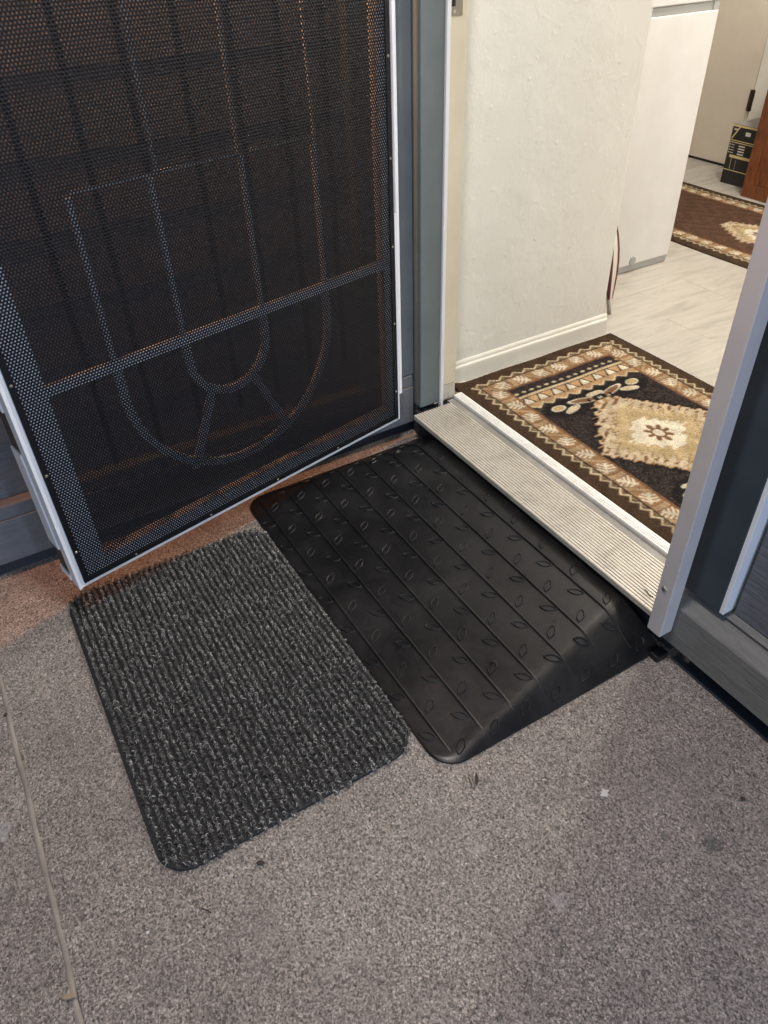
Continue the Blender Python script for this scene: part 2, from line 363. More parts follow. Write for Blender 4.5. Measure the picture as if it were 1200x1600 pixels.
# perforated sheet: real hexagonal holes with walls
def perforated(x0, x1, z0, z1, pitch, r, th_):
    dz = pitch*math.sqrt(3)/2; nx = int((x1-x0)/pitch); nz = int((z1-z0)/dz)
    c = np.array([(x0+pitch*(i+.5+.5*(j % 2)), z0+dz*(j+.6)) for j in range(nz) for i in range(nx-(j % 2))])
    an = np.pi/6 + np.arange(6)*np.pi/3
    ho = np.stack([np.cos(an), np.sin(an)], 1)
    outer = c[:, None]+ho[None]*pitch/math.sqrt(3); inner = c[:, None]+ho[None]*r
    n = len(c); V = np.zeros((n, 18, 3), np.float32)
    V[:, :6, 0] = outer[..., 0]; V[:, :6, 2] = outer[..., 1]
    V[:, 6:12, 0] = inner[..., 0]; V[:, 6:12, 2] = inner[..., 1]
    V[:, 12:, 0] = inner[..., 0]; V[:, 12:, 2] = inner[..., 1]; V[:, 12:, 1] = th_
    f = []
    for k in range(6):
        k2 = (k+1) % 6
        f += [(k, k2, 6+k2, 6+k), (6+k, 6+k2, 12+k2, 12+k)]
    F = (np.arange(n)[:, None, None]*18 + np.array(f)[None]).reshape(-1, 4)
    return V.reshape(-1, 3), F, nx*pitch, nz*dz
V, F, wx, wz = perforated(.016, LW-.012, Z0+.014, Z1-.01, .0069, .00205, .0016)
V[:, 1] += -.0010
pf = fastmesh('perforated_sheet', V, F, M['black'], sd, kind='stuff')
bw = MB()
for a, b in (((.008, Z0+.008), (.021, Z1)), ((LW-.019, Z0+.008), (LW-.006, Z1)), ((.0215, Z0+.008), (LW-.0195, Z0+.0195))):
    bw.box((a[0], -.0040, a[1]), (b[0], -.0012, b[1]))
bw.build('sheet_border', M['black'], sd)
for z in np.arange(Z0+.10, 1.9, .21):
    for x in (.0145, LW-.0125):
        q = MB(); q.tube([(x, -.0041, z), (x, -.0058, z)], [.0034, .0022], 8); q.build('screw', M['steel'], sd)
for x in np.arange(.14, .95, .21):
    q = MB(); q.tube([(x, -.0041, Z0+.0137), (x, -.0058, Z0+.0137)], [.0030, .0022], 8); q.build('screw', M['steel'], sd)
q = MB(); q.box((0, .0012, Z0), (.074, .030, Z1)); q.build('stile', M['white'], sd, .0015)
q = MB(); q.box((LW-.040, .0012, Z0+.002), (LW-.004, .030, Z1)); q.build('stile', M['white'], sd, .0015)
q = MB(); q.box((.0745, .0012, Z0), (LW-.0405, .028, Z0+.052)); q.build('rail', M['white'], sd, .001)
q = MB(); q.box((.0745, .0012, .568), (LW-.0405, .013, .590)); q.build('rail', M['white'], sd, .001)
q = MB(); q.box((.0745, .0012, 1.36), (LW-.0405, .024, 1.386)); q.build('rail', M['white'], sd, .001)
q = MB(); q.box((0, .0012, Z1+.0005), (LW, .028, Z1+.04)); q.build('rail', M['white'], sd, .001)
# white lip that frames the leaf and the edge channel with dark recesses
q = MB(); q.box((-.0075, -.0045, Z0-.003), (-.0005, .030, Z1)); q.build('edge_lip', M['white'], sd, .0008)
q = MB(); q.box((-.0005, -.0010, Z0-.0022), (LW, .028, Z0-.0008)); q.build('edge_lip', M['white'], sd, .0006)
for a, b in ((Z0+.004, .122), (.199, .456), (.556, 1.0), (1.08, Z1)):
    q = MB(); q.box((-.0105, .0325, a), (.020, .083, b)); q.build('edge_channel', M['white'], sd, .0008)
for a, b in ((.1225, .1985), (.4565, .5555)):
    q = MB(); q.box((-.0065, .0325, a), (.018, .080, b)); q.build('edge_recess', M['brown'], sd)
q = MB(); q.box((LW+.001, -.004, .185), (LW+.012, .024, Z1)); q.build('hinge_channel', M['white'], sd, .001)
q = MB(); q.box((LW-.0035, -.0035, Z0), (LW+.0008, .020, .70)); q.build('edge_lip', M['white'], sd, .0005)
for k in range(8):
    s_ = .1755 + k*.1125
    if s_ > .95: continue
    q = MB(); q.box((s_-.0050, .034, .34), (s_+.0050, .044, 1.355)); q.build('picket', M['dark'], sd)
def strip(pts, w_=.013, d=.010, y_=.0078):
    q = MB(); pts = [Vector((p[0], y_, p[1])) for p in pts]; n = len(pts)
    nr = []
    for i in range(n):
        t = (pts[min(i+1, n-1)]-pts[max(i-1, 0)]).normalized(); nr.append(Vector((-t.z, 0, t.x)))
    vs = []
    for p, a in zip(pts, nr):
        for i, j in ((-1, -1), (1, -1), (1, 1), (-1, 1)): vs.append(p + a*i*w_/2 + Vector((0, j*d/2, 0)))
    fs = [(4*i+j, 4*i+(j+1) % 4, 4*i+4+(j+1) % 4, 4*i+4+j) for i in range(n-1) for j in range(4)] + [(3, 2, 1, 0), tuple(4*(n-1)+j for j in range(4))]
    q.poly(vs, fs); return q.build('ornament_bar', M['white'], sd)
def arc(cx, cz, r, a0, a1, n=20): return [(cx+r*math.cos(math.radians(a0+(a1-a0)*i/n)), cz+r*math.sin(math.radians(a0+(a1-a0)*i/n))) for i in range(n+1)]
for pts in ([(.228, .917), (.402, .917), (.402, 1.355)], [(.412, .917), (.588, .917), (.588, 1.355)], [(.617, .917), (.786, .917), (.776, 1.355)]): strip(pts, .007, .006)
strip([(.385, .565), (.385, .54)] + arc(.4885, .525, .1035, 180, 360) + [(.592, .54), (.592, .565)], .019)
strip([(.222, .565)] + arc(.501, .51, .279, 180, 360, 30) + [(.780, .565)], .019)
for x in (.222, .385, .592, .780): strip([(x, .592), (x, .912)], .010)
strip([(.345, .256), (.425, .432)], .019); strip([(.621, .256), (.541, .432)], .019)

# ------------------------------------------------------------------ rubber ramp
rp = thing('rubber_ramp', 'black rubber threshold ramp with raised leaf pattern in front of the sill', 'ramp', (-1.15, .75, 0))
YF, YB = .468, 1.046; XL, XR = -1.648, -.650; RC = .058
def xl(y): d = YF+RC-y; return XL + (RC-math.sqrt(max(0, RC*RC-d*d)) if d > 0 else 0)
def xr(y): d = YF+RC-y; return XR - (RC-math.sqrt(max(0, RC*RC-d*d)) if d > 0 else 0)
def smin(a, b, k): h = max(k-abs(a-b), 0)/k; return min(a, b) - h*h*k*.25
def hz(x, y):
    pl = .0062 + (y-.47)*.1125
    bv = .0058 + .53*max(0.0, min(x-xl(y), xr(y)-x))
    edge = .0045 + .9*max(0.0, y-YF)
    return smin(smin(pl, bv, .0065), edge, .004)
NX, NY = 190, 90
ys = [YF + (YB-YF)*(j/(NY-1))**1.25 for j in range(NY)]
V = []; F = []
for y in ys:
    a, b = xl(y), xr(y)
    for i in range(NX):
        t = i/(NX-1); t = .5-.5*math.cos(math.pi*t) if False else t
        x = a+(b-a)*t; V.append((x, y, hz(x, y)))
for j in range(NY-1):
    for i in range(NX-1): F.append((j*NX+i, j*NX+i+1, (j+1)*NX+i+1, (j+1)*NX+i))
loop = [i for i in range(NX)] + [j*NX+NX-1 for j in range(1, NY)] + [(NY-1)*NX+i for i in range(NX-2, -1, -1)] + [j*NX for j in range(NY-2, 0, -1)]
o = len(V)
for i in loop: x, y, z = V[i]; V.append((x, y, 0.0005))
n = len(loop)
F += [(loop[i], o+i, o+(i+1) % n, loop[(i+1) % n]) for i in range(n)]
rb = fastmesh('ramp_body', V, F, M['rubber'], rp, smooth=True); loc(rb, rp)
rb.data.set_sharp_from_angle(angle=math.radians(50))
# rear foot with the cable notch
q = MB(); q.box((-.6495, 1.012, .0006), (-.628, 1.046, .016))
loc(q.build('rear_foot', M['rubber'], rp, .002), rp)
YR = [.5045+.0797*k for k in range(7)]
for yr in YR:
    q = MB(); vs = []; n = 70; a = xl(yr)+.012; b = xr(yr)-.024
    for i in range(n):
        x = a+(b-a)*i/(n-1); e = min(1, (n-1-i)/5, i/5+.2); zz = hz(x, yr)
        for dy, dz in ((-.0036, -.0008), (-.0020, .0034*e), (.0020, .0034*e), (.0036, -.0008)): vs.append((x, yr+dy, zz+dz+.1125*dy))
    q.poly(vs, [(4*i+j, 4*i+j+1, 4*i+5+j, 4*i+4+j) for i in range(n-1) for j in range(3)])
    loc(q.build('rib', M['rubber'], rp, smooth=True), rp)
def leaf_mesh():
    q = MB(); Lh, Wh, n = .0208, .0094, 7; rings = []
    for sc_, z in ((1.0, -.0003), (.88, .0027), (.78, .0027), (.66, .0001)):
        ring = []
        for sgn in (1, -1):
            for i in range(n):
                t = -1+2*i/n; t *= sgn
                ring.append((t*Lh*(1-(1-sc_)*.55), -sgn*Wh*(1-t*t)*sc_, z))
        rings.append(ring)
    k = len(rings[0]); q.poly([p for r in rings for p in r], [(a*k+i, a*k+(i+1) % k, (a+1)*k+(i+1) % k, (a+1)*k+i) for a in range(3) for i in range(k)])
    ob = q.build('leaf', M['rubber'], rp, smooth=True); return ob
leaf0 = leaf_mesh(); first = True
def place_leaf(x, y, ang):
    global first
    if not (xl(y)+.012 < x < xr(y)-.012): return
    if first: o = leaf0; first = False
    else: o = leaf0.copy(); COL.objects.link(o); o.parent = rp
    e = .004; nrm = Vector((-(hz(x+e, y)-hz(x-e, y))/(2*e), -(hz(x, y+e)-hz(x, y-e))/(2*e), 1)).normalized()
    t = Vector((math.cos(ang), math.sin(ang), 0)); t = (t-nrm*t.dot(nrm)).normalized(); s = nrm.cross(t)
    mm = Matrix((t, s, nrm)).transposed().to_4x4(); mm.translation = Vector((x, y, hz(x, y)))-Vector(rp.location)
    o.matrix_local = mm
for k in range(-1, 7):
    for n_ in range(-3, 9):
        ya = .5285+.0797*k; yb = .4875+.0797*(k+1)-.002
        if k >= 0: place_leaf(-1.455+.1112*n_+.003*(k % 2), ya, math.radians(128+random.uniform(-4, 4)))
        if yb < 1.03: place_leaf(-1.511+.1112*n_, yb+.001, math.radians(38+random.uniform(-4, 4)))

# ------------------------------------------------------------------ looped doormat
dm = thing('doormat', 'charcoal looped outdoor doormat with pale flecks beside the ramp', 'doormat', (-1.135, .195, 0))
MX0, MX1, MY0, MY1 = -1.530, -.721, -.056, .471
def inside_round(x, y, r=.062, e=0.0):
    x0, x1, y0, y1 = MX0+e, MX1-e, MY0+e, MY1-e
    dx = np.maximum(np.maximum(x0+r-x, x-(x1-r)), 0); dy = np.maximum(np.maximum(y0+r-y, y-(y1-r)), 0)
    return (dx*dx+dy*dy <= r*r)
q = MB(); ring = []
for cx, cy, a0 in ((MX1-.064, MY1-.066, 0), (MX0+.069, MY1-.066, 90), (MX0+.069, MY0+.063, 180), (MX1-.064, MY0+.063, 270)):
    for i in range(9): a = math.radians(a0+i*11.25); ring.append((cx+.060*math.cos(a), cy+.060*math.sin(a)))
n = len(ring); q.poly([(x, y, .0006) for x, y in ring]+[(x, y, .0065) for x, y in ring], [tuple(range(n))[::-1], tuple(range(n, 2*n))]+[(i, (i+1) % n, n+(i+1) % n, n+i) for i in range(n)])
loc(q.build('backing', M['backing'], dm, .001), dm)
m = mat('mat_fibre', (.05, .048, .045), .5, spec=.5)
a = N(m, 'ShaderNodeAttribute', attribute_name='col'); L(m, a.outputs['Color'], pr(m).inputs['Base Color']); M['fibre'] = m
# every stitch is a knot of short bent strands
rows = 36; py = (MY1-MY0-.010)/rows; px = .0115
cs = []
for j in range(rows):
    y = MY0+.008+py*(j+.5); k = int((MX1-MX0-.01)/px)
    for i in range(-1, k+1): cs.append((MX0+.006+px*(i+.5+.5*(j % 2)), y))
cs = np.array(cs)+rng.normal(0, .0007, (len(cs), 2)); cs = cs[inside_round(cs[:, 0], cs[:, 1], .062, .003)]
per = 26; n = len(cs)*per; base = np.repeat(cs, per, 0)
side = np.where(rng.random(n) < .5, -1, 1)
b0 = base + np.stack([rng.normal(0, .0027, n), rng.normal(0, .0019, n)], 1)
ang = rng.normal(0, .95, n) + np.where(rng.random(n) < .7, math.radians(65), math.radians(-35))
ln = rng.uniform(.0045, .009, n); dirv = np.stack([np.cos(ang), np.sin(ang)], 1)
hh = rng.uniform(.0045, .0115, n); ed = np.minimum(np.minimum(b0[:, 0]-MX0, MX1-b0[:, 0]), np.minimum(b0[:, 1]-MY0, MY1-b0[:, 1])); hh = hh*np.clip(.35+ed/.022, .3, 1); 
nseg = 4; T = np.linspace(0, 1, nseg+1)
P = np.zeros((n, nseg+1, 3)); 
for q_, t in enumerate(T):
    P[:, q_, :2] = b0 + dirv*((t-.5)*ln)[:, None] + rng.normal(0, .0004, (n, 2))
    P[:, q_, 2] = .0055 + hh*(math.sin(math.pi*(.12+.76*t)))**.8
wd = rng.uniform(.00042, .00072, n); sd_ = np.stack([-dirv[:, 1], dirv[:, 0], np.zeros(n)], 1)
VV = np.zeros((n, nseg+1, 3, 3))
for q_ in range(nseg+1):
    VV[:, q_, 0] = P[:, q_]+sd_*wd[:, None]; VV[:, q_, 2] = P[:, q_]-sd_*wd[:, None]; VV[:, q_, 1] = P[:, q_]; VV[:, q_, 1, 2] += wd*1.1
f = [(3*i+j, 3*i+j+1, 3*i+4+j, 3*i+3+j) for i in range(nseg) for j in range(2)]
F = (np.arange(n)[:, None, None]*(3*(nseg+1)) + np.array(f)[None]).reshape(-1, 4)
g = rng.random(n); tone = np.where(g < .13, rng.uniform(.26, .55, n), np.where(g < .4, rng.uniform(.075, .16, n), rng.uniform(.022, .06, n)))
colr = np.repeat(np.stack([tone, tone*.97, tone*.92], 1), 3*(nseg+1), 0)
V = VV.reshape(-1, 3) - np.array(dm.location)[None]
pl = fastmesh('looped_pile', V, F, M['fibre'], dm, cols=colr, smooth=True, kind='stuff')

# ------------------------------------------------------------------ interior room
fl = bpy.data.objects.new('floor', None); COL.objects.link(fl); fl['kind'] = 'structure'; fl.location = (0, 0, 0)
bx('floor_base', (-4.6, 1.2255, -.05), (2.0, 4.2, .0891), M['grout'], fl)
FW = .2145
tm = {}
x = -1.5 - FW*14; i = 0
offs = {-1: 2.16, -2: 2.49}
for k in range(-15, 16):
    xa = -1.5 + k*FW; xb = xa+FW
    if xa > 1.9: continue
    j0 = {-1: 2.165, -2: 2.492, -3: 1.86, -4: 2.16, 0: 1.85}.get(k, 1.6+((k*.41) % 1.2))
    y0 = j0-1.2
    while y0 < 4.2:
        ya, yb = max(y0, 1.226), min(y0+1.2, 4.19)
        if yb-ya > .02:
            bx('floor_tile', (xa+.0011, ya+.0011, .0870), (xb-.0011, yb-.0011, .090), M['tile'], fl, 0)
        y0 += 1.2
iw = thing('partition_wall', 'white textured interior wall left of the rug ending at a corner', 'wall', (-1.8, 1.5, .09))
q = MB(); q.box((-1.90, 1.2005, .0), (-1.757, 1.893, 2.5)); loc(q.build('wall_panel', M['plaster'], iw, .004), iw)
prof = [(0, .0), (.012, .0), (.012, .046), (.011, .052), (.007, .056), (.006, .064), (.003, .069), (0, .070)]
q = MB(); n = len(prof)
for ya, yb in ((1.203, 1.9045),):
    vs = [(-1.7565+a_, ya, .0905+b_) for a_, b_ in prof]+[(-1.7565+a_, yb, .0905+b_) for a_, b_ in prof]
    q.poly(vs, [(i, (i+1) % n, n+(i+1) % n, n+i) for i in range(n)]+[tuple(range(n)), tuple(range(n, 2*n))[::-1]])
loc(q.build('baseboard', M['trimw'], iw), iw)
loc(bx('wall_return', (-4.6, 1.79, 0), (-1.9005, 1.892, 2.5), M['plaster'], iw), iw)
ow = thing('room_wall', 'beige interior wall around the far door', 'wall', (-1, 4.1, .09))
loc(bx('far_wall', (-4.6, 3.93, 0), (-3.62, 4.1, 2.5), M['plaster'], ow), ow)
loc(bx('far_wall', (-2.70, 3.93, 0), (2.0, 4.1, 2.5), M['plaster'], ow), ow)
loc(bx('far_wall', (-3.619, 3.93, 2.13), (-2.701, 4.1, 2.5), M['plaster'], ow), ow)
loc(bx('left_wall', (-4.7, 1.8, 0), (-4.601, 4.1, 2.5), M['plaster'], ow), ow)
loc(bx('right_wall', (2.001, 1.261, 0), (2.1, 4.1, 2.5), M['plaster'], ow), ow)
loc(bx('front_inner_wall', (-.56, 1.2605, .0), (2.0, 1.28, 2.5), M['plaster'], ow), ow)
cl = bx('ceiling', (-4.7, 1.1, 2.601), (2.1, 4.2, 2.7), M['ceil']); cl['kind'] = 'structure'
# far door
fd = thing('interior_door', 'closed beige flush door at the far end of the room', 'door', (-3.1, 3.92, .1))
loc(bx('door_leaf', (-3.56, 3.902, .105), (-2.843, 3.94, 2.1), M['beige'], fd, .002), fd)
loc(bx('gap_shade_strip', (-3.56, 3.912, .0905), (-2.843, 3.94, .104), M['dark'], fd), fd)  # dark fill standing in for the shade in the gap under the leaf
loc(bx('door_jamb', (-2.838, 3.897, .0905), (-2.70, 3.929, 2.16), M['trimw'], fd, .003), fd)
loc(bx('door_jamb', (-3.64, 3.897, .0905), (-3.564, 3.929, 2.16), M['trimw'], fd, .003), fd)
q = MB(); q.tube([(-2.842, 3.892, .385), (-2.842, 3.892, .485)], .007, 8); q.box((-2.856, 3.893, .386), (-2.828, 3.8968, .484)); loc(q.build('hinge', M['brass'], fd), fd)

# refrigerator seen from its side
fr = thing('refrigerator', 'white refrigerator side with grey bands just beyond the partition wall', 'refrigerator', (-2.45, 2.35, .09))
loc(bx('lower_cabinet', (-2.80, 2.12, .120), (-2.102, 2.588, .978), M['white2'], fr, .003), fr)
loc(bx('plinth', (-2.79, 2.13, .0925), (-2.106, 2.582, .1195), M['grey'], fr, .002), fr)
q = MB(); q.box((-2.79, 2.13, .9785), (-2.108, 2.56, 1.004)); q.box((-2.79, 2.5605, .9785), (-2.104, 2.588, 1.004)); loc(q.build('trim_band', M['grey'], fr, .002), fr)
loc(bx('upper_cabinet', (-2.80, 2.12, 1.005), (-2.102, 2.60, 1.72), M['white2'], fr, .004), fr)
q = MB(); q.tube([(-2.1015, 2.378, .137), (-2.0975, 2.378, .137)], .0165, 20); q.tube([(-2.0975, 2.378, .137), (-2.0965, 2.378, .137)], .011, 16)
loc(q.build('round_cap', M['grey'], fr), fr)

# umbrella leaning tip-down in the corner
um = thing('umbrella', 'folded maroon and white umbrella leaning on its tip behind the partition wall corner', 'umbrella', (-1.852, 2.02, .0905))
tip = Vector((-1.852, 2.025, .0905)); ax = Vector((-.28, -.02, .9)).normalized(); 
q = MB(); q.tube([tip, tip+ax*.062], [.0065, .0075], 10); loc(q.build('ferrule', M['steel'], um, smooth=True), um)
e1 = ax.cross(Vector((0, 1, 0))).normalized(); e2 = ax.cross(e1)
for mk, par in (('cloth', 0), ('maroon', 1)):
    q = MB()
    for g_ in range(8):
        if g_ % 2 != par: continue
        vs = []
        for i in range(9):
            t = i/8; r = .013 + .034*math.sin(min(1, t*1.35)*math.pi*.62); p = tip+ax*(.055+.34*t)
            for j in range(4):
                an = (g_+j/3)*math.pi/4 + .5*t - .25; rr = r*(1+.22*math.sin(j/3*math.pi)*(1 if par else -.6)); vs.append(p+(e1*math.cos(an)+e2*math.sin(an))*rr)
        q.poly(vs, [(4*i+j, 4*i+j+1, 4*i+5+j, 4*i+4+j) for i in range(8) for j in range(3)])
    loc(q.build('canopy_panel', M[mk], um, smooth=True), um)
q = MB(); q.tube([tip+ax*.38, tip+ax*.75], .006, 8); loc(q.build('handle', M['brass'], um), um)

# printed carton and wooden cabinet
bxx = thing('carton', 'black carton with gold and white print behind the wooden cabinet', 'box', (-2.6, 3.72, .09))
X0, Y0_ = -2.737, 3.662
loc(bx('carton_body', (X0, Y0_, .0905), (-2.45, 3.85, .372), M['boxblk'], bxx, .002), bxx)
loc(bx('carton_top', (X0+.002, Y0_+.002, .3722), (-2.452, 3.848, .3745), M['greytop'], bxx), bxx)
q = MB(); yf = Y0_-.0008
def pq(q, pts): q.poly([(X0+a_, yf, .0905+b_) for a_, b_ in pts], [tuple(range(len(pts)))])
pq(q, [(0, .272), (.28, .272), (.28, .281), (0, .281)]); pq(q, [(.005, .215), (.012, .215), (.048, .272), (.040, .272)])
pq(q, [(0, .207), (.28, .207), (.28, .2105), (0, .2105)]); pq(q, [(0, .198), (.28, .198), (.28, .2015), (0, .2015)])
pq(q, [(.02, .128), (.20, .128), (.20, .141), (.02, .141)]); pq(q, [(.035, .073), (.0375, .073), (.0375, .126), (.035, .126)])
pq(q, [(0, .066), (.28, .066), (.28, .070), (0, .070)])
_o = loc(q.build('gold_print', M['gold'], bxx), bxx); _o['kind'] = 'stuff'
q = MB(); pq(q, [(.013, .256), (.034, .256), (.034, .263), (.013, .263)]); pq(q, [(.085, .238), (.115, .238), (.115, .256), (.085, .256)])
for i in range(4):
    z = .186-i*.0125; pq(q, [(.006, z), (.012, z), (.012, z+.006), (.006, z+.006)]); pq(q, [(.016, z+.001), (.036, z+.001), (.036, z+.004), (.016, z+.004)])
    if i < 4: pq(q, [(.062, z-.002), (.10, z-.002), (.10, z+.004), (.062, z+.004)])
for i in range(5): z = .115-i*.0095; pq(q, [(.063, z), (.067, z), (.067, z+.003), (.063, z+.003)])
_o = loc(q.build('white_print', M['ink'], bxx), bxx); _o['kind'] = 'stuff'
cb = thing('wooden_cabinet', 'red brown stained wooden cabinet end at the far right', 'cabinet', (-2.3, 3.7, .09))
loc(bx('cabinet_body', (-2.512, 3.562, .0905), (-1.75, 3.90, .92), M['wood'], cb, .004), cb)
loc(bx('stile', (-2.514, 3.548, .092), (-2.455, 3.5615, .92), M['wood'], cb, .002), cb)
loc(bx('door_panel', (-2.4545, 3.551, .155), (-1.76, 3.5615, .90), M['wood'], cb, .004), cb)
loc(bx('bottom_rail', (-2.4545, 3.548, .092), (-1.76, 3.5610, .1545), M['wood'], cb, .002), cb)

# ------------------------------------------------------------------ rugs (woven colour laid on a fine grid)
BR = np.array((.052, .031, .018)); BK = np.array((.014, .012, .012)); CR = np.array((.50, .40, .255)); PK = np.array((.46, .375, .255))
GO = np.array((.36, .265, .13)); WH = np.array((.60, .54, .42)); MB_ = np.array((.17, .085, .042)); TN = np.array((.36, .22, .11))
def tri(t): return np.abs(((t) % 1.0)-.5)*2
def rug_cols(Lx, Wy, nx, ny, variant):
    X, Y = np.meshgrid(np.linspace(0, Lx, nx), np.linspace(0, Wy, ny)); C = np.zeros(X.shape+(3,)); C[:] = BR
    du = np.minimum(X, Lx-X); dv = np.minimum(Y, Wy-Y); d = np.minimum(du, dv); al = np.where(dv < du, X, Y)
    def put(mask, c): C[mask] = c
    per_ = np.where(dv < du, .036, .048); zz = .042+.018*tri(al/per_)
    put((d > zz) & (d < .066), BR*1.6); put(np.abs(d-zz) < .0036, CR); put((d > zz+.006) & (d < .064) & (rng.random(X.shape) < .35), CR*.5)
    put((d > .0635) & (d < .0665), BK)
    inb = (d >= .0665) & (d < .122); P = .155; t = (al/P) % 1; dd = (d-.0665)/.0555
    put(inb, MB_*.55+TN*.45)
    for tc, sg in ((.345, 1), (.845, -1)):
        p_ = (t-tc)*P; q_ = (dd-.5)*.0555; w1 = p_*.80+sg*q_*.60; w2 = -sg*p_*.60+q_*.80
        env = (p_/.026)**2+(q_/.027)**2 < 1+.25*np.sin(al*310)
        st_ = np.abs(((w1+.35*np.abs(w2))/.0125) % 1-.5) < .30
        put(inb & env & st_, CR*.85); put(inb & env & (np.abs(((w1+.35*np.abs(w2))/.0125) % 1-.5) < .20), WH*.95); put(inb & (np.abs(w2) < .0042) & env, WH*.9)
    diag = t-.60-.30*(dd-.5); put(inb & (np.abs(diag) < .075), MB_*.8); put(inb & (np.abs(diag) < .055), TN); put(inb & (np.abs(diag) < .055) & (np.sin(al*700)*np.sin(d*700) > .2), CR*.6)
    blk = np.abs(t-.10-.03*np.sin(dd*3)) ; put(inb & (blk < .075), MB_*.9); put(inb & (blk < .058), TN*.8); put(inb & (blk < .058) & (np.sin(al*800)*np.sin(d*800) > .1), CR*.75)
    put((d >= .118) & (d < .126), MB_)
    f = d >= .126; mott = rng.random(X.shape) < .20
    if variant == 1:
        put(f, BK); put(f & mott, np.array((.085, .06, .05)))
        for flip in (0, 1):
            U = (Lx-X) if flip else X
            put(f & (U > .135) & (U < .152), np.array((.03, .02, .02)))
            dash = (np.abs(((Y/.030) % 1)-.5) < .34-np.abs((U-.160)/.018)) & (np.abs(U-.160) < .011); put(f & dash, PK)
            put(f & (np.abs(U-.183) < .0065), CR); put(f & (np.abs(U-.183) < .0012), TN)
            band = f & (U > .192) & (U < .226); put(band, BK)
            tw = tri(Y/.056); h = (U-.192)/.034
            put(band & (tw > .25+.6*h), TN*1.15); put(band & (tw < .55-.55*(1-h)*.6) & (tw < h*.75), WH)
            put(f & (np.abs(U-.230) < .002), TN)
            z2 = .240+.020*tri(Y/.050); put(f & (U > .232) & (U < z2), TN); put(f & (np.abs(U-z2) < .0038), CR)
            # paired leaf figures
            vc = np.abs(Y-Wy/2)
            def blob(cu, cv, au, av, rot=0.):
                a_ = U-cu; b_ = vc-cv; c_, s_ = math.cos(rot), math.sin(rot)
                return ((a_*c_+b_*s_)/au)**2+((-a_*s_+b_*c_)/av)**2
            clearz = f & (U > .262) & (U < .355) & (blob(.305, .06, .055, .14) < 1); put(clearz, BK)
            for cu, cv, au, av, ro, c1 in ((.300, .055, .013, .050, .25, MB_), (.322, .115, .011, .030, -.3, CR), (.296, .150, .014, .022, .1, GO), (.285, .01, .009, .02, 0, PK)):
                b_ = blob(cu, cv, au, av, ro); put(f & (b_ < 1.25) & (U > .262), WH*.9); put(f & (b_ < .75) & (U > .262), c1)
        hw, hh_, cut = .215, .172, .055
    else:
        put(f, np.array((.085, .045, .028))); hw, hh_, cut = .20, .115, .03
    # stepped medallion
    cu = X-Lx*(.5 if variant == 1 else .565); cv = Y-Wy/2
    def med(k): 
        st = .024; a_ = np.floor(np.abs(cu)/st+.5)*st+.012*(tri(cv/.030)-.5); b_ = np.abs(cv)+.020*(tri(cu/.030+cv/.09)-.5)
        return (a_/(hw*k) + np.maximum(b_-.035*k, 0)/((hh_-.035*k)*1.25*k)) 
    if variant == 1: put(f & (med(1.12) < 1) , BK)
    put(f & (med(1.03) < 1), TN); put(f & (med(1.0) < 1), PK); cm = med(.90); put(f & (np.abs(cm-1) < .05) & (tri(cu/.030+cv/.05) > .55), MB_)
    md = med(.74); put(f & (md < 1), TN*.7); put(f & (md < .95), GO)
    put(f & (md < .95) & (rng.random(X.shape) < .3), CR); put(f & (med(.42) < 1), WH)
    r = np.hypot(cu/.050, cv/.040); th_ = np.arctan2(cv, cu); put(f & (r < .82+.16*np.cos(8*th_)), MB_); put(f & (np.abs(r-.62) < .10) & (np.cos(8*th_) < -.55), WH); put(f & (r < .36), WH)
    return X, Y, C
def make_rug(name, label, x0, y0, Lx, Wy, nx, ny, variant, z0, rot=0.):
    X, Y, C = rug_cols(Lx, Wy, nx, ny, variant)
    Cp = np.pad(C, ((1, 1), (1, 1), (0, 0)), 'edge'); C = sum(Cp[i:i+ny, j:j+nx]*w_ for i, wi in enumerate((.22, .56, .22)) for j, wj in enumerate((.22, .56, .22)) for w_ in (wi*wj,))
    Z = .0075 + rng.normal(0, .00045, X.shape) + .0006*np.sin(X*14)*np.sin(Y*17)
    lum = C.mean(-1); Z += np.where(lum > .2, .0009, 0)
    if variant == 1: Z += .010*np.exp(-((X/.035)**2+(Y/.03)**2)) 
    e = np.minimum(np.minimum(X, Lx-X), np.minimum(Y, Wy-Y)); Z *= np.clip(.35+e/.006, 0, 1)
    Xj = X+rng.normal(0, .0003, X.shape)+.0015*np.sin(Y*23); Yj = Y+.0018*np.sin(X*11)
    C = C*rng.uniform(.72, 1.28, X.shape)[..., None]*(1+.12*np.sin(X*61+3*np.sin(Y*40)))[..., None]; C += (rng.random(X.shape) < .03)[..., None]*.05
    V = np.stack([Xj, Yj, Z], -1).reshape(-1, 3); cols = C.reshape(-1, 3)
    idx = np.arange(nx*ny).reshape(ny, nx); F = np.stack([idx[:-1, :-1], idx[:-1, 1:], idx[1:, 1:], idx[1:, :-1]], -1).reshape(-1, 4)
    ring = np.concatenate([idx[0, :-1], idx[:-1, -1], idx[-1, :0:-1], idx[:0:-1, 0]]); o = len(V); n = len(ring)
    V2 = V[ring].copy(); V2[:, 2] = 0.0004; V = np.concatenate([V, V2]); cols = np.concatenate([cols, np.tile(BR*.7, (n, 1))])
    k = np.arange(n); F = np.concatenate([F, np.stack([ring, o+k, o+(k+1) % n, ring[(k+1) % n]], -1)])
    t = thing(name, label, 'rug', (x0, y0, z0)); t.rotation_euler = (0, 0, rot)
    fastmesh('woven_pile', V, F, M['rug'], t, cols=cols); return t
make_rug('area_rug', 'brown and cream patterned rug with medallion just inside the threshold', -1.728, 1.228, 1.10, .682, 500, 310, 1, .0902)
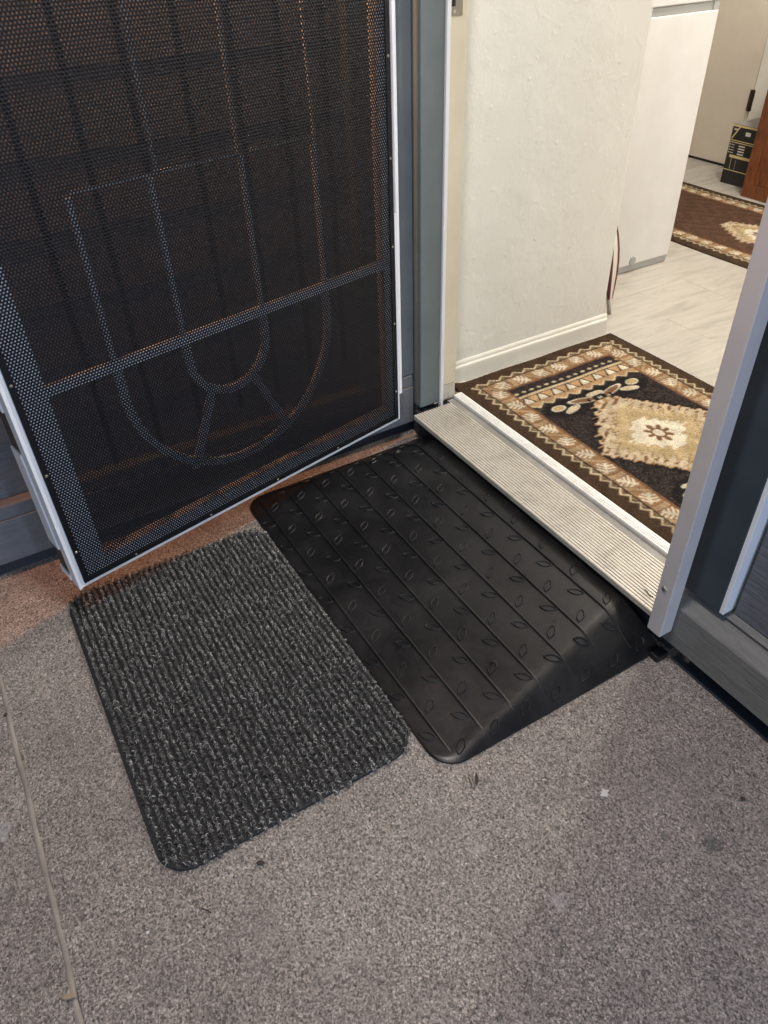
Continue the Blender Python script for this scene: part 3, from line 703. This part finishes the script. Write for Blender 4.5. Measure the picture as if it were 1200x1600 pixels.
make_rug('area_rug', 'brown patterned runner rug farther back near the wooden cabinet', -3.05, 2.775, 1.75, .72, 500, 220, 2, .0902, math.radians(.4))

# ------------------------------------------------------------------ debris on the concrete
def leaf_litter(name, label, cat, x, y, Ln, Wd, rot, m, curl=.004, z=.0012):
    q = MB(); n = 8; vs = []
    for i in range(n+1):
        t = i/n; w_ = Wd*math.sin(math.pi*min(.98, max(.03, t)))**.8
        zz = curl*(math.sin(t*2.4)+.15*math.sin(t*9))
        vs += [(Ln*(t-.5), -w_/2, zz+.0012), (Ln*(t-.5), 0, zz), (Ln*(t-.5), w_/2, zz+.0016)]
    F = [(3*i+j, 3*i+j+1, 3*i+4+j, 3*i+3+j) for i in range(n) for j in range(2)]
    q.poly(vs, F); o = q.build(name, m, smooth=True); s = o.modifiers.new('thickness', 'SOLIDIFY'); s.thickness = .0006
    o.location = (x, y, z); o.rotation_euler = (0, 0, rot); return tag(o, label, cat)
leaf_litter('dry_leaf', 'small tan dry leaf lying across the concrete joint', 'leaf', -.634, -.237, .026, .008, 1.15, M['leafdry'], z=.003)
leaf_litter('dry_leaf', 'dark curled leaf on concrete just in front of the ramp corner', 'leaf', -.606, .516, .026, .0065, -.55, M['leafdark'])
leaf_litter('dry_leaf', 'brown crumpled leaf scrap on concrete below the doormat', 'leaf', -.673, .100, .017, .008, .9, M['leafdark'], .003)
leaf_litter('dry_leaf', 'small reddish leaf scrap on the ground by the side wall', 'leaf', -1.60, -.035, .015, .006, .9, mat('red_leaf', (.28, .07, .03), .8))
leaf_litter('leaf_scrap', 'dark leaf scrap on the shaded concrete near the right wall', 'leaf', -.318, .908, .010, .007, .2, M['leafdark'], .002)
def twig(label, pts, r, m=None):
    q = MB(); q.tube([(a_, b_, c_) for a_, b_, c_ in pts], r, 6); o = q.build('twig', m or M['leafdark'], smooth=True); return tag(o, label, 'twig')
twig('thin dark twig beside the curled leaf near the ramp', [(-.618, .505, .002), (-.606, .503, .004), (-.598, .5, .0015)], .0009)
twig('short dark twig on concrete left of the brown leaf scrap', [(-.655, -.016, .0014), (-.648, -.009, .002), (-.640, -.004, .0013)], .0009)
twig('tiny bent twig on the ribbed threshold near the post', [(-.742, 1.068, .1012), (-.732, 1.066, .103), (-.722, 1.062, .1012), (-.716, 1.066, .102)], .0009)
def blotch(name, label, cat, x, y, r, m, zt=.0016, k=.35, seed=1):
    rr = random.Random(seed); q = MB(); n = 26; ring = [(r*(1+rr.uniform(-k, k))*math.cos(2*math.pi*i/n), r*(1+rr.uniform(-k, k))*math.sin(2*math.pi*i/n)) for i in range(n)]
    vs = [(a_, b_, 0.0) for a_, b_ in ring]+[(a_*.8, b_*.8, zt) for a_, b_ in ring]
    q.poly(vs, [(i, (i+1) % n, n+(i+1) % n, n+i) for i in range(n)]+[tuple(range(n, 2*n))]); o = q.build(name, m); o.location = (x, y, .0003); return tag(o, label, cat)
blotch('gum_spot', 'whitish flattened gum spot on the concrete right of the ramp', 'gum', -.458, .703, .0078, M['gum'], .0012, .62, seed=4)
blotch('pebble', 'tiny pale pebble on the concrete below the left mat corner', 'pebble', -.665, -.105, .0028, M['gum'], .002, .15, seed=3)
blotch('pebble', 'tiny dark pebble on the concrete joint left of the mat', 'pebble', -1.246, -.2345, .0045, M['leafdark'], .004, .15, seed=5)

# ------------------------------------------------------------------ unseen roof and wall, added to limit the sky light
pc = bx('added_roof', (-1.90, -2.2, 2.62), (.10, 1.10, 2.74), M['ceil']); pc['kind'] = 'structure'
bwall = thing('added_wall', 'added unseen beige wall behind the viewer that holds back sky light', 'wall', (0, -2.3, 0))
loc(bx('wall_core', (-1.9, -2.4, 0), (.7, -2.201, 2.6), M['far'], bwall), bwall)

# ------------------------------------------------------------------ lamps
def area(name, loc_, size, power, col, parent, rot=(0, 0, 0)):
    d = bpy.data.lights.new(name, 'AREA'); d.shape = 'DISK'; d.size = size; d.energy = power; d.color = col
    o = bpy.data.objects.new(name, d); COL.objects.link(o); o.parent = parent; o.location = loc_; o.rotation_euler = rot; return o
def ceiling_lamp(label, x, y, z, power, col, size=.26, point=False):
    t = thing('ceiling_lamp', label, 'lamp', (x, y, z))
    q = MB(); q.tube([(0, 0, 0), (0, 0, -.03)], .17, 24); q.build('base_plate', M['brass'], t)
    q = MB(); q.tube([(0, 0, -.031), (0, 0, -.07), (0, 0, -.09)], [.15, .14, .08], 24); q.build('diffuser', M['lampw'], t)
    if point:
        d = bpy.data.lights.new('lamp_light', 'POINT'); d.energy = power; d.color = col; d.shadow_soft_size = .10
        o = bpy.data.objects.new('lamp_light', d); COL.objects.link(o); o.parent = t; o.location = (0, 0, -.22)
    else: area('lamp_light', (0, 0, -.10), size, power, col, t)
ceiling_lamp('round ceiling lamp under the added roof', -.75, .35, 2.615, P_PORCH, (1, .93, .88), .22)
ceiling_lamp('round ceiling lamp inside the room near the partition corner', -1.75, 2.85, 2.595, P_ROOM, (1, .94, .86), .30, True)
ceiling_lamp('added unseen ceiling lamp in the room that brightens the partition wall', -.1, 2.75, 2.595, P_ROOM_FILL, (1, .95, .88), .30, True)  # second room lamp, unseen, added to brighten the partition wall
sc_ = thing('wall_sconce', 'warm orange wall sconce hidden behind the open screen door', 'lamp', (-1.70, .42, 1.86))
q = MB(); q.box((-.02, -.05, -.09), (.004, .05, .09)); q.build('back_plate', M['brass'], sc_)
q = MB(); q.tube([(.03, 0, .08), (.03, 0, .045)], [.02, .03], 12); q.build('cap', M['brass'], sc_)
q = MB(); q.tube([(.03, 0, .044), (.03, 0, .0)], [.018, .022], 12); q.build('bulb', M['lampo'], sc_)
d = bpy.data.lights.new('bulb_light', 'POINT'); d.energy = P_SCONCE; d.color = (1, .42, .16); d.shadow_soft_size = .055
o = bpy.data.objects.new('bulb_light', d); COL.objects.link(o); o.parent = sc_; o.location = (.026, 0, -.06)

wl = thing('walkway_lamp', 'cool white wall lamp farther along the front wall', 'lamp', (2.7, 1.04, 1.15))
q = MB(); q.box((-.05, .02, -.10), (.05, .05, .10)); q.build('back_plate', M['brass'], wl)
q = MB(); q.tube([(0, -.03, .09), (0, -.03, .02)], .045, 16); q.build('shade', M['brass'], wl)
q = MB(); q.tube([(0, -.03, .0195), (0, -.03, -.02)], [.035, .03], 12); q.build('bulb', M['lampw'], wl)
d = bpy.data.lights.new('bulb_light', 'POINT'); d.energy = P_WALK; d.color = (.60, .66, 1.0); d.shadow_soft_size = .06
o = bpy.data.objects.new('bulb_light', d); COL.objects.link(o); o.parent = wl; o.location = (0, -.10, -.09)
